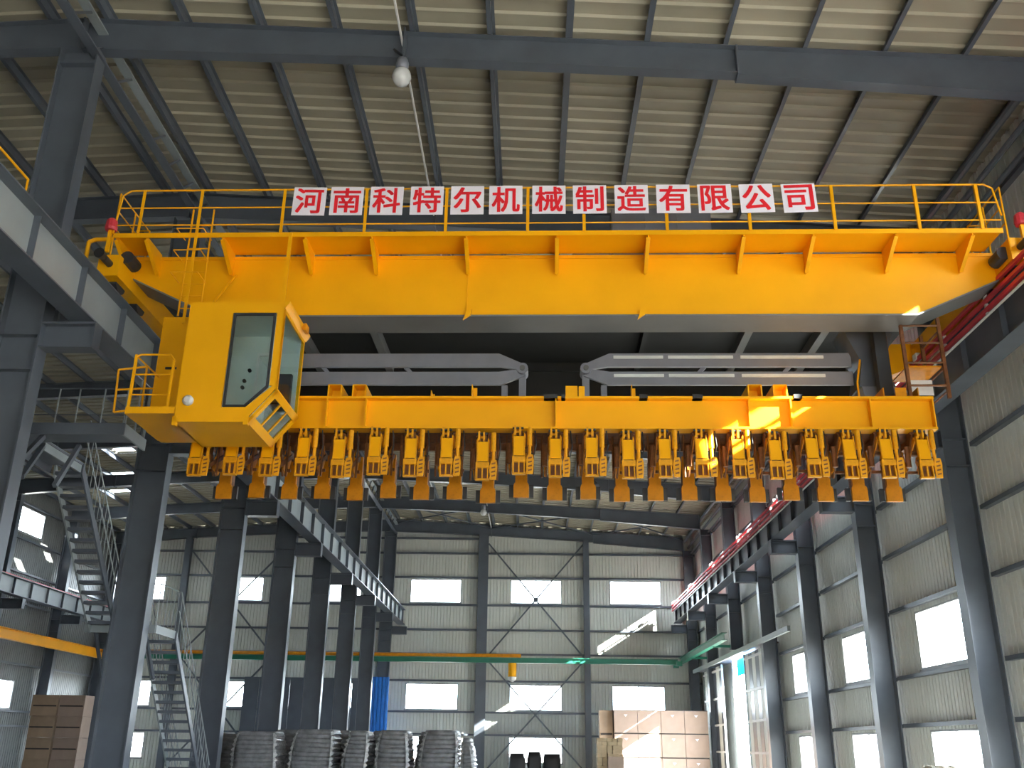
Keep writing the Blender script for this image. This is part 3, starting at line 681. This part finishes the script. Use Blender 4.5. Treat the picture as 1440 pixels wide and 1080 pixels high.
lm = MB().tube((-6.06, ya, 6.87), (-6.06, ya - .04, 6.87), .09, n=16).tube((-6.06, ya - .04, 6.87), (-6.06, ya - .08, 6.87), .09, .05, n=16).build('round_lamp', 'lens', cab, 'round grey lamp on the cab front')
# inside the cab
ic = MB().box((-5.70, -.42, 6.54), (-5.12, .3, 7.85)).build('control_cabinet', 'cabin', cab, 'pale control cabinet inside the cab')
for x, z in ((-5.22, 7.55), (-5.29, 7.36), (-5.31, 7.24)): MB().tube((x, -.42, z), (x, -.46, z), .032, n=8).build('knob', 'black', ic)
MB().box((-5.46, -.43, 6.7), (-5.16, -.42, 7.18)).build('cabinet_door', 'cabin', ic)
MB().box((-5.10, -.5, 6.62), (-5.06, -.46, 7.85)).build('inner_post', 'white', cab)
MB().box((-5.06, -.5, 7.80), (-4.70, -.46, 7.85)).build('inner_rail', 'white', cab)
MB().prism([(-5.0, 6.86), (-4.82, 6.98), (-4.93, 7.12)], 'y', -.6, -.59).build('paper_sheet', 'white', cab)
MB().box((-5.0, .0, 7.1), (-4.72, .4, 7.2)).build('seat_cushion', 'dark', cab)
MB().box((-5.0, .36, 7.2), (-4.72, .46, 7.8)).build('seat_back', 'dark', cab)
# access platform and cabinet left of the cab
pf = cthing('cab_platform', 'yellow access platform with railing beside the operator cab', 'platform', (-6.7, 0, 6.66))
MB().box((-7.1, -.75, 6.66), (-6.28, .85, 6.69)).build('platform_plate', 'yellow', pf)
MB().box((-7.1, -.77, 6.66), (-6.28, -.75, 6.78)).box((-7.12, -.75, 6.66), (-7.1, .85, 6.78)).build('platform_edge', 'yellow', pf)
for x, z1_ in ((-7.08, 7.72), (-6.42, 7.62)):
    MB().box((x - .02, -.76, 6.69), (x + .02, -.72, z1_)).build('railing_post', 'yellow', pf)
MB().path([(-7.08, -.74, 7.68), (-7.0, -.74, 7.72), (-6.5, -.74, 7.72), (-6.42, -.74, 7.62), (-6.42, -.74, 6.9)], .018).build('handrail', 'yellow', pf)
for z in (7.36, 7.0): MB().path([(-7.08, -.74, z), (-6.42, -.74, z)], .014).build('mid_rail', 'yellow', pf)
MB().path([(-7.08, -.7, 7.7), (-7.08, .8, 7.7)], .016).build('handrail', 'yellow', pf)
for p_ in ([(-7.72, .1, 6.98), (-7.76, .1, 7.78)], [(-7.76, .1, 7.78), (-7.35, .3, 7.92)], [(-7.74, .1, 7.4), (-7.33, .3, 7.5)], [(-7.72, .1, 6.98), (-7.33, .3, 7.12)], [(-7.33, .3, 7.12), (-7.35, .3, 7.92)]):
    MB().path(p_, .02).build('gate_rail', 'yellow', pf)
MB().path([(-7.35, .3, 7.5), (-7.08, .3, 7.5)], .016).build('gate_hinge', 'yellow', pf)
kb = cthing('cab_cabinet', 'tall yellow cabinet standing behind the cab platform railing', 'cabinet', (-6.75, .55, 6.69))
MB().box((-7.18, .3, 6.69), (-6.28, .83, 8.9)).build('cabinet_body', 'yellow', kb)
kd = MB().box((-7.14, .285, 6.8), (-6.32, .3, 8.84)).build('cabinet_door', 'yellow', kb)
MB().box((-7.0, .265, 7.86), (-6.8, .285, 7.9)).build('door_handle', 'black', kd)

# ============================================================ signs on the railing
CH = '河南科特尔机械制造有限公司'
SX = [-4.61, -3.9, -3.15, -2.39, -1.63, -.91, -.11, .65, 1.42, 2.19, 2.96, 3.73, 4.51]
TILT = [1.2, .6, .8, .3, 0, -.2, .2, -.3, 0, .3, -.5, -1.2, -1.8]
panel = MB().box((-.31, -.004, 0), (.31, .004, .605)).mesh('sign_panel'); panel.materials.append(M['sign'])
for i, ch in enumerate(CH):
    cu = bpy.data.curves.new('t', 'FONT'); cu.body = ch; cu.size = 1.0; cu.extrude = .012; cu.resolution_u = 3
    ob = bpy.data.objects.new('t', cu); COL.objects.link(ob); bpy.context.view_layer.update()
    dg = bpy.context.evaluated_depsgraph_get(); me = bpy.data.meshes.new_from_object(ob.evaluated_get(dg), depsgraph=dg)
    bpy.data.objects.remove(ob); bpy.data.curves.remove(cu); me.name = 'lettering'
    xs = [v.co.x for v in me.vertices]; ys = [v.co.y for v in me.vertices]
    if xs:
        cx_, cy_ = (min(xs) + max(xs)) / 2, (min(ys) + max(ys)) / 2; s_ = .50 / max(max(xs) - min(xs), .01); sv = .52 / max(max(ys) - min(ys), .01)
        for v in me.vertices: v.co = ((v.co.x - cx_) * s_, -v.co.z * .3 - .008, (v.co.y - cy_) * sv + .31)
    base_v = [tuple(v.co) for v in me.vertices]; base_f = [tuple(p.vertices) for p in me.polygons]; vv = []; ff = []
    for k_, (dx_, dz_) in enumerate(((0, 0), (-.011, -.006), (.011, -.006), (-.011, .006), (.011, .006))):   # heavy brush strokes
        n0 = len(vv); vv += [(a + dx_, b - .0004 * k_, c + dz_) for a, b, c in base_v]; ff += [tuple(n0 + q for q in f) for f in base_f]
    bpy.data.meshes.remove(me); me = bpy.data.meshes.new('lettering'); me.from_pydata(vv, [], ff); me.update()
    me.materials.append(M['redsign'])
    lab = 'white square sign with a red Chinese character, %s from the left on the crane railing' % ORD[i]
    so_ = cthing('sign_panel', lab, 'sign', (SX[i], -.05, 10.82), 'lettered signs along the crane railing')
    so_.rotation_euler = (0, R(TILT[i]), CA)
    pn = bpy.data.objects.new('sign_sheet', panel); COL.objects.link(pn); pn.parent = so_
    lt = bpy.data.objects.new('lettering', me); COL.objects.link(lt); lt.parent = so_; lt['label'] = 'red painted Chinese character'

# ============================================================ steel staircase by the left columns
st = thing('steel_staircase', 'dark steel staircase with two flights and thin railings behind the left columns', 'staircase', (-9.3, 22.5, 0))
MB().box((-10.1, 16.5, 7.0), (-7.5, 17.5, 7.04)).box((-10.1, 17.5, 7.0), (-9.40, 19.1, 7.04)).build('top_platform', 'steel', st)
for a, b in (((-10.1, 16.46, 6.84), (-7.46, 16.5, 7.06)), ((-7.5, 16.5, 6.84), (-7.46, 17.5, 7.06)), ((-9.46, 17.5, 6.84), (-9.42, 19.2, 7.06)), ((-10.14, 16.5, 6.84), (-10.1, 19.2, 7.06))):
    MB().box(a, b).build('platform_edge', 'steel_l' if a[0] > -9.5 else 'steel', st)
for p, q in (((-8.6, 17.2, 6.84), (-8.62, 16.6, 5.9)), ((-9.4, 17.4, 6.9), (-8.7, 15.6, 5.8)), ((-9.0, 16.6, 6.84), (-9.0, 15.5, 5.7))):
    MB().bar(p, q, .08).build('platform_brace', 'steel', st)
for y in (16.55, 17.0, 17.45): MB().path([(-7.5, y, 7.05), (-7.5, y, 8.1)], .016).build('railing_post', 'steel_l', st)
for x in (-9.9, -9.3, -8.9, -8.4, -7.95, -7.52): MB().path([(x, 17.45, 7.05), (x, 17.45, 8.1)], .014).build('railing_post', 'steel_l', st)
MB().path([(-10.1, 17.45, 8.1), (-7.5, 17.45, 8.1)], .016).build('handrail', 'steel', st)
MB().path([(-10.1, 17.45, 7.55), (-7.5, 17.45, 7.55)], .012).build('mid_rail', 'steel', st)
MB().path([(-7.5, 17.45, 8.1), (-7.5, 16.55, 8.1)], .016).build('handrail', 'steel', st)
def flight(xa, xb, ytop, ztop, ybot, zbot, n, railx):
    for x in (xa, xb):
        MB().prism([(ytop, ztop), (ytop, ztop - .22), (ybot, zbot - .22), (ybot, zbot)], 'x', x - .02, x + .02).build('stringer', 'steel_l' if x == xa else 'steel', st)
    for i in range(n):
        u = (i + .6) / n; y = ytop + (ybot - ytop) * u; z = ztop + (zbot - ztop) * u - .05
        MB().box((xa + .02, y - .12, z - .07), (xb - .02, y + .12, z)).build('tread', 'steel', st)
    for x in railx:
        for i in range(n):
            u = (i + .5) / n; y = ytop + (ybot - ytop) * u; z = ztop + (zbot - ztop) * u
            MB().path([(x, y, z), (x, y, z + .95)], .009, n=5).build('baluster', 'steel_l', st)
        for h in (.95, .5): MB().path([(x, ytop, ztop + h), (x, ybot, zbot + h)], .016).build('handrail', 'steel_l', st)
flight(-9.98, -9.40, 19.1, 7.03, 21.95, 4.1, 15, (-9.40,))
MB().box((-10.1, 22.0, 4.02), (-8.5, 23.25, 4.06)).build('landing', 'steel', st)
for a, b in (((-10.1, 21.97, 3.9), (-8.5, 22.0, 4.08)), ((-8.52, 22.0, 3.9), (-8.48, 23.25, 4.08))): MB().box(a, b).build('landing_edge', 'steel_l', st)
for x in (-9.3, -8.9, -8.5): MB().path([(x, 21.98, 4.06), (x, 21.98, 5.0)], .012).build('railing_post', 'steel_l', st)
MB().path([(-9.4, 21.98, 5.0), (-8.5, 21.98, 5.0), (-8.5, 23.2, 5.0)], .016).build('handrail', 'steel_l', st)
for i in range(6): MB().path([(-8.5, 22.0 + i * .24, 4.06), (-8.5, 22.0 + i * .24, 5.0)], .009, n=5).build('baluster', 'steel_l', st)
for x in (-9.95, -8.8): MB().bar((x, 22.2, 3.95), (x + .45, 21.9, 2.9), .06).build('landing_brace', 'steel', st)
for x in (-10.05, -9.3): MB().box((x - .05, 23.1, 0), (x + .05, 23.2, 4.0)).build('landing_post', 'steel', st)
flight(-9.2, -8.45, 23.2, 4.05, 26.9, .1, 18, (-8.45, -9.2))

# ============================================================ small green crane at the back, gate, sheets
sg = thing('light_crane', 'green crane beam crossing the hall in front of the back wall', 'crane', (0, 57, 6.1))
MB().box((-24.9, 56.85, 6.12), (8.45, 57.15, 6.15)).box((-24.9, 56.98, 6.15), (8.45, 57.02, 6.38)).box((-24.9, 56.85, 6.38), (8.45, 57.15, 6.41)).build('crane_girder', 'green', sg)
MB().tube((-24.9, 56.72, 6.5), (-.55, 56.72, 6.5), .1, n=10).build('festoon_pipe', 'orange', sg, 'orange pipe on top of the green beam')
for y in (56.3, 57.6): MB().box((8.28, y - .2, 6.0), (8.58, y + .2, 6.25)).build('end_truck', 'green', sg)
hb = thing('hook_block', 'yellow hook block hanging from the green crane beam', 'hook', (-1.05, 56.9, 5.1))
MB().tube((-1.05, 56.9, 6.1), (-1.05, 56.9, 5.35), .24, n=14).build('hoist_body', 'yellow', hb)
MB().lathe((-1.05, 56.9, 5.08), [(.06, 0), (.2, .08), (.25, .26)], 14).build('hook_lit_bottom', 'white', hb)  # bottom of the yellow hook block; light on it painted white
gr_ = thing('light_runway', 'green runway beam on the right columns near the back', 'beam', (8.7, 50, 6.2)); ibeam(gr_, (8.75, 44.5, 6.4), (8.75, 57.8, 6.4), .34, .26, m='green')
for y in (47.5, 53.95): MB().box((8.75, y - .06, 6.2), (9.6, y + .06, 6.32)).build('runway_bracket', 'green', gr_)
yr_ = thing('light_runway', 'yellow runway beam on the far left wall of the side aisle', 'beam', (-25.3, 50, 6.2)); ibeam(yr_, (-25.3, 34, 6.4), (-25.3, 57.8, 6.4), .5, .3, m='yellow')
# gate in the right wall: header, sliding leaves, blue canopy
gh = thing('gate_header', 'grey sliding gate rail above the opening in the right wall', 'beam', (9.85, 47, 5.75))
MB().box((9.45, 36.2, 5.72), (9.56, 58.0, 5.92)).build('header_rail', 'steel_l', gh)
MB().box((9.56, 41.2, 5.8), (10.35, 58.0, 5.86)).build('header_plate', 'steel', gh)
for ya_, yb_, lb_ in ((41.6, 45.7, 'ribbed sliding gate leaf on the near side of the bright opening'), (51.3, 56.6, 'ribbed sliding gate leaf on the far side of the bright opening')):
    gl = thing('gate_leaf', lb_, 'gate', (9.9, ya_, 0)); n_ = 6
    for i in range(n_):
        a = ya_ + i * (yb_ - ya_) / n_; b = a + (yb_ - ya_) / n_ - .05
        MB().box((9.86, a, .1), (9.9, b, 5.7)).build('gate_board', 'wall' if i % 2 else 'steel', gl)
    for z in (.3, 1.5, 2.8, 4.1, 5.5): MB().box((9.80, ya_, z - .05), (9.86, yb_, z + .05)).build('gate_rail', 'white', gl)
    MB().box((9.80, ya_ - .05, .05), (9.9, ya_, 5.72)).build('gate_stile', 'steel_l', gl)
    MB().box((9.80, yb_, .05), (9.9, yb_ + .05, 5.72)).build('gate_stile', 'steel_l', gl)
cv = thing('gate_canopy', 'sky blue ribbed canopy outside the top of the gate opening', 'canopy', (11.2, 48.5, 4.6))
for i in range(10):
    y = GA + i * .53; MB().box((10.62, y, 5.15), (10.66 + .02 * (i % 2), y + .5, 5.95)).build('canopy_sheet', 'cyan', cv)
for y in (GA + .2, GB - .2): MB().bar((10.36, y, 5.6), (10.64, y, 5.6), .06).build('canopy_strut', 'steel', cv)
bl = thing('blue_panel', 'tall blue ribbed sheet standing in the left corner of the back wall', 'panel', (-8.9, 59.2, 0))
for i in range(5):
    a = -9.5 + i * .22; MB().prism([(a, 59.2), (a + .05, 59.14), (a + .16, 59.14), (a + .21, 59.2), (a + .21, 59.23), (a, 59.23)], 'z', 0, 5.4).build('ribbed_strip', 'blue', bl)
sv_ = thing('dark_partition', 'dark sheet partition between the left columns and the aisle near the back', 'partition', (-12, 59.0, 0))
for i in range(8):
    a = -17.0 + i * .92; MB().box((a, 58.9, 0), (a + .9, 58.95, 5.3)).build('partition_sheet', 'steel', sv_)

# ============================================================ lamps
for (x, y, z, lab) in ((-2.55, 15.0, 13.62, 'grey globe high-bay lamp hanging in front of the nearest rafter'), (-2.68, 52.4, 13.85, 'small high-bay lamp hanging near the back wall post'),
                       (3.33, 47.2, 13.7, 'small high-bay lamp hanging behind the clamp row')):
    lp = thing('highbay_lamp', lab, 'lamp', (x, y, z), 'high-bay lamps under the roof')
    MB().tube((x, y, z + .35), (x, y, rtop(x) - .02), .02, n=6).build('lamp_rod', 'steel', lp)
    MB().lathe((x, y, z), [(.12, .16), (.13, .3), (.1, .42), (.04, .44)], 14).build('lamp_gear', 'arm', lp, smooth=True)
    MB().lathe((x, y, z), [(.03, -.19), (.13, -.14), (.19, -.02), (.17, .10), (.11, .18)], 16).build('lamp_globe', 'lens', lp, smooth=True)
    MB().bar((x, y, z + .5), (x - .2, y + .1, z + .75), .04).build('lamp_bracket', 'dark', lp)

# ============================================================ goods on the floor
def lumpy_box(a, b, nx, nz, amp, seed, flat=.16):
    """a bag: rounded, sagging slab"""
    rnd = random.Random(seed); mb = MB(); x0, y0, z0 = a; x1, y1, z1 = b
    cx, cy_, cz = (x0 + x1) / 2, (y0 + y1) / 2, (z0 + z1) / 2; N = 10; K = 4
    for k in range(K + 1):
        v = -1 + 2 * k / K; sh = (1 - abs(v) ** 3 * flat)
        for i in range(N * 2):
            t_ = 2 * math.pi * i / (N * 2); c, s = math.cos(t_), math.sin(t_)
            ex = math.copysign(abs(c) ** .35, c); ey = math.copysign(abs(s) ** .35, s)
            mb.v.append((cx + ex * (x1 - x0) / 2 * sh + rnd.uniform(-amp, amp), cy_ + ey * (y1 - y0) / 2 * sh + rnd.uniform(-amp, amp), cz + v * (z1 - z0) / 2 + rnd.uniform(-amp, amp) * .4))
    n = N * 2
    for k in range(K):
        for i in range(n):
            j = (i + 1) % n; mb.f.append((k * n + i, k * n + j, k * n + n + j, k * n + n + i))
    mb.f.append(tuple(reversed(range(n)))); mb.f.append(tuple(K * n + i for i in range(n)))
    return mb
PW = ['leftmost, behind the second left column', 'second from the left', 'third from the left', 'fourth from the left', 'fifth from the left', 'rightmost and slumping']
PS = [(-8.9, -7.55, 1.92), (-7.25, -5.95, 2.0), (-5.7, -4.95, 1.96), (-4.6, -3.6, 2.0), (-3.35, -2.2, 2.02), (-2.0, -1.6, 1.8)]
def bag_stack(i, xa, xb, h, yo, lab, edges=True):
    bs = thing('bag_stack', lab, 'bag stack', ((xa + xb) / 2, 31.2 + yo, 0), 'wrapped stacks of grey bags')
    MB().box((xa + .05, 30.6 + yo, 0), (xb - .05, 31.9 + yo, .12)).build('pallet', 'timber', bs)
    nl = 15; lh = (h - .12) / nl; lean = (-.10, .06, .14, -.05, .08, -.12)[i]
    for k in range(nl):
        u = k / nl; j = random.uniform(-.025, .025) + lean * u; ins = .10 * u ** 6
        lumpy_box((xa + j + ins, 30.5 + yo + random.uniform(-.012, .012) + .25 * u ** 5, .12 + k * lh - .015), (xb + j - ins, 32.0 + yo, .12 + (k + 1) * lh + .025), 6, 2, .014, i * 50 + k, .05).build('bag', 'bag', bs, smooth=True)
    for sx in (xa, xb) if edges else ():
        rnd = random.Random(i * 7 + (sx == xb)); mb = MB(); m_ = 26; s_ = 1 if sx == xb else -1
        for k in range(m_ + 1):
            u = k / m_; z = .12 + (h - .14) * u; d = (.035 if k % 2 else -.02) + rnd.uniform(-.02, .02); x = sx + lean * u - s_ * .1 * u ** 6
            mb.v += [(x - s_ * .07, 30.47 + yo + .25 * u ** 5, z), (x + s_ * d, 30.52 + yo + .25 * u ** 5, z), (x + s_ * d, 31.9 + yo, z)]
        for k in range(m_):
            for c in (0, 1): mb.f.append((k * 3 + c, k * 3 + c + 1, k * 3 + 3 + c + 1, k * 3 + 3 + c))
        mb.build('wrap_edge', 'wrap', bs)
for i, (xa, xb, h) in enumerate(PS): bag_stack(i, xa, xb, h, 0, 'plastic-wrapped stack of grey bags on the floor, ' + PW[i])
PB = ['glimpsed left of the front stacks', 'showing in the first gap of the front row', 'showing in the second gap of the front row', 'showing in the third gap of the front row', 'showing in the fourth gap of the front row']
for i, (xa, xb, h) in enumerate(((-10.3, -8.5, 1.85), (-8.3, -6.9, 2.0), (-6.7, -5.3, 2.0), (-5.1, -3.9, 2.0), (-3.7, -2.3, 2.0))):
    bag_stack(i, xa, xb, h, 1.75, 'grey bag stack of the rear row, ' + PB[i], False)
# carton stack on the right
bw, bh, by = 1.22, 1.165, 53.6
names = ['bottom', 'second', 'third']; cn = ['leftmost', 'second from left', 'third from left', 'rightmost']
for r_ in range(3):
    for c_ in range(4):
        xa = 4.45 + c_ * (bw + .02); za = r_ * (bh + .015) - .06 * 0
        bx_ = thing('carton', 'large brown carton by the right columns, %s in the %s row' % (cn[c_], ['bottom', 'middle', 'top'][r_]), 'carton', (xa + bw / 2, by, za), 'brown cartons stacked by the right columns')
        MB().box((xa, by, za), (xa + bw, by + bw, za + bh)).build('carton_body', 'card', bx_)
        MB().box((xa - .004, by - .005, za + bh - .03), (xa + bw + .004, by + .0, za + bh)).box((xa, by - .006, za), (xa + bw, by, za + .02)).build('carton_lip', 'tape', bx_)
        MB().prism([(xa + bw * .42, za + bh * .8), (xa + bw * .5, za + bh * .7), (xa + bw * .58, za + bh * .8)], 'y', by - .005, by).build('printed_mark', 'sign', bx_)
bx_ = thing('carton', 'dark brown carton set back at the left of the top row of cartons', 'carton', (4.05, 54.4, 2.32), 'brown cartons stacked by the right columns')
MB().box((3.7, 54.0, 2.32), (4.4, 54.9, 3.5)).build('carton_body', 'card2', bx_); MB().box((3.75, 53.995, 2.32), (4.35, 54.0, 2.36)).build('carton_lip', 'tape', bx_)
bx_ = thing('carton', 'dark brown carton standing on the floor under the set-back carton', 'carton', (4.05, 54.4, 0), 'brown cartons stacked by the right columns')
MB().box((3.7, 54.0, 0), (4.4, 54.9, 2.31)).build('carton_body', 'card2', bx_); MB().box((3.75, 53.995, 2.25), (4.35, 54.0, 2.31)).build('carton_lip', 'tape', bx_)
ts = thing('timber_stack', 'stack of short pale timbers beside the brown cartons', 'timber stack', (3.6, 46.9, 0))
rnd = random.Random(3)
for r_ in range(12):
    for c_ in range(5):
        xa = 3.05 + c_ * .235 + rnd.uniform(-.02, .02); za = r_ * .172
        MB().box((xa, 46.5 + rnd.uniform(-.06, .06), za), (xa + .22, 47.4, za + .165 * (1 if r_ < 11 else rnd.uniform(.5, 1.1)))).build('timber', 'timber', ts)
lt_ = thing('carton', 'pale carton leaning at the foot of the timber stack', 'carton', (3.8, 46.2, 0), 'brown cartons stacked by the right columns')
MB().box((3.5, 45.9, 0), (4.2, 46.4, 1.25)).build('carton_body', 'card', lt_); MB().box((3.5, 45.89, .6), (4.2, 45.9, .66)).build('carton_lip', 'tape', lt_)
# left aisle pile
rnd = random.Random(5)
for r_ in range(4):
    for c_ in range(2):
        xa = -21.3 + c_ * 1.15; za = r_ * .86
        bx_ = thing('carton', 'tan carton piled in the left aisle, %s of layer %s from the floor' % (['left box', 'right box'][c_], ['one', 'two', 'three', 'four'][r_]), 'carton', (xa + .5, 43, za), 'tan cartons in the side aisle')
        MB().box((xa + rnd.uniform(-.04, .04), 42.6, za), (xa + 1.1, 43.5, za + .85)).build('carton_body', 'card2' if c_ == 0 else 'card', bx_)
        MB().box((xa + .05, 42.59, za + .38), (xa + 1.05, 42.6, za + .44)).build('carton_tape', 'tape', bx_)
# dark sacks in front of the back wall, bale by the right wall
for i, (x, r_) in enumerate(((-.75, .45), (.25, .4), (1.25, .5))):
    lumpy_box((x - r_, 58.3, 0), (x + r_, 59.2, 1.25 + .1 * (i % 2)), 4, 3, .05, 90 + i).build('sack', 'dark', None, smooth=True)
    o = COL.objects[-1]; o = [q for q in COL.objects if q.name.startswith('sack')][-1]
    o['label'] = 'dark bulging sack in front of the lower middle window, %s' % ['left', 'middle', 'right'][i]; o['category'] = 'sack'; o['group'] = 'dark sacks by the back wall'
bd = thing('rag_bale', 'pale bundle of shredded rags near the right wall', 'bale', (8.0, 20.3, 0))
lumpy_box((7.65, 19.9, 0), (8.35, 20.7, 1.28), 5, 4, .05, 77).build('bale_body', 'rag', bd, smooth=True)
for i in range(26):
    a = rnd.uniform(0, 6.28); x = 8 + .3 * math.cos(a) * rnd.random(); y = 20.3 + .3 * math.sin(a) * rnd.random()
    MB().path([(x, y, 1.24), (x + rnd.uniform(-.12, .12), y + rnd.uniform(-.1, .1), 1.36), (x + rnd.uniform(-.22, .22), y + rnd.uniform(-.2, .2), 1.30)], .016, n=5).build('rag_strand', 'rag', bd)
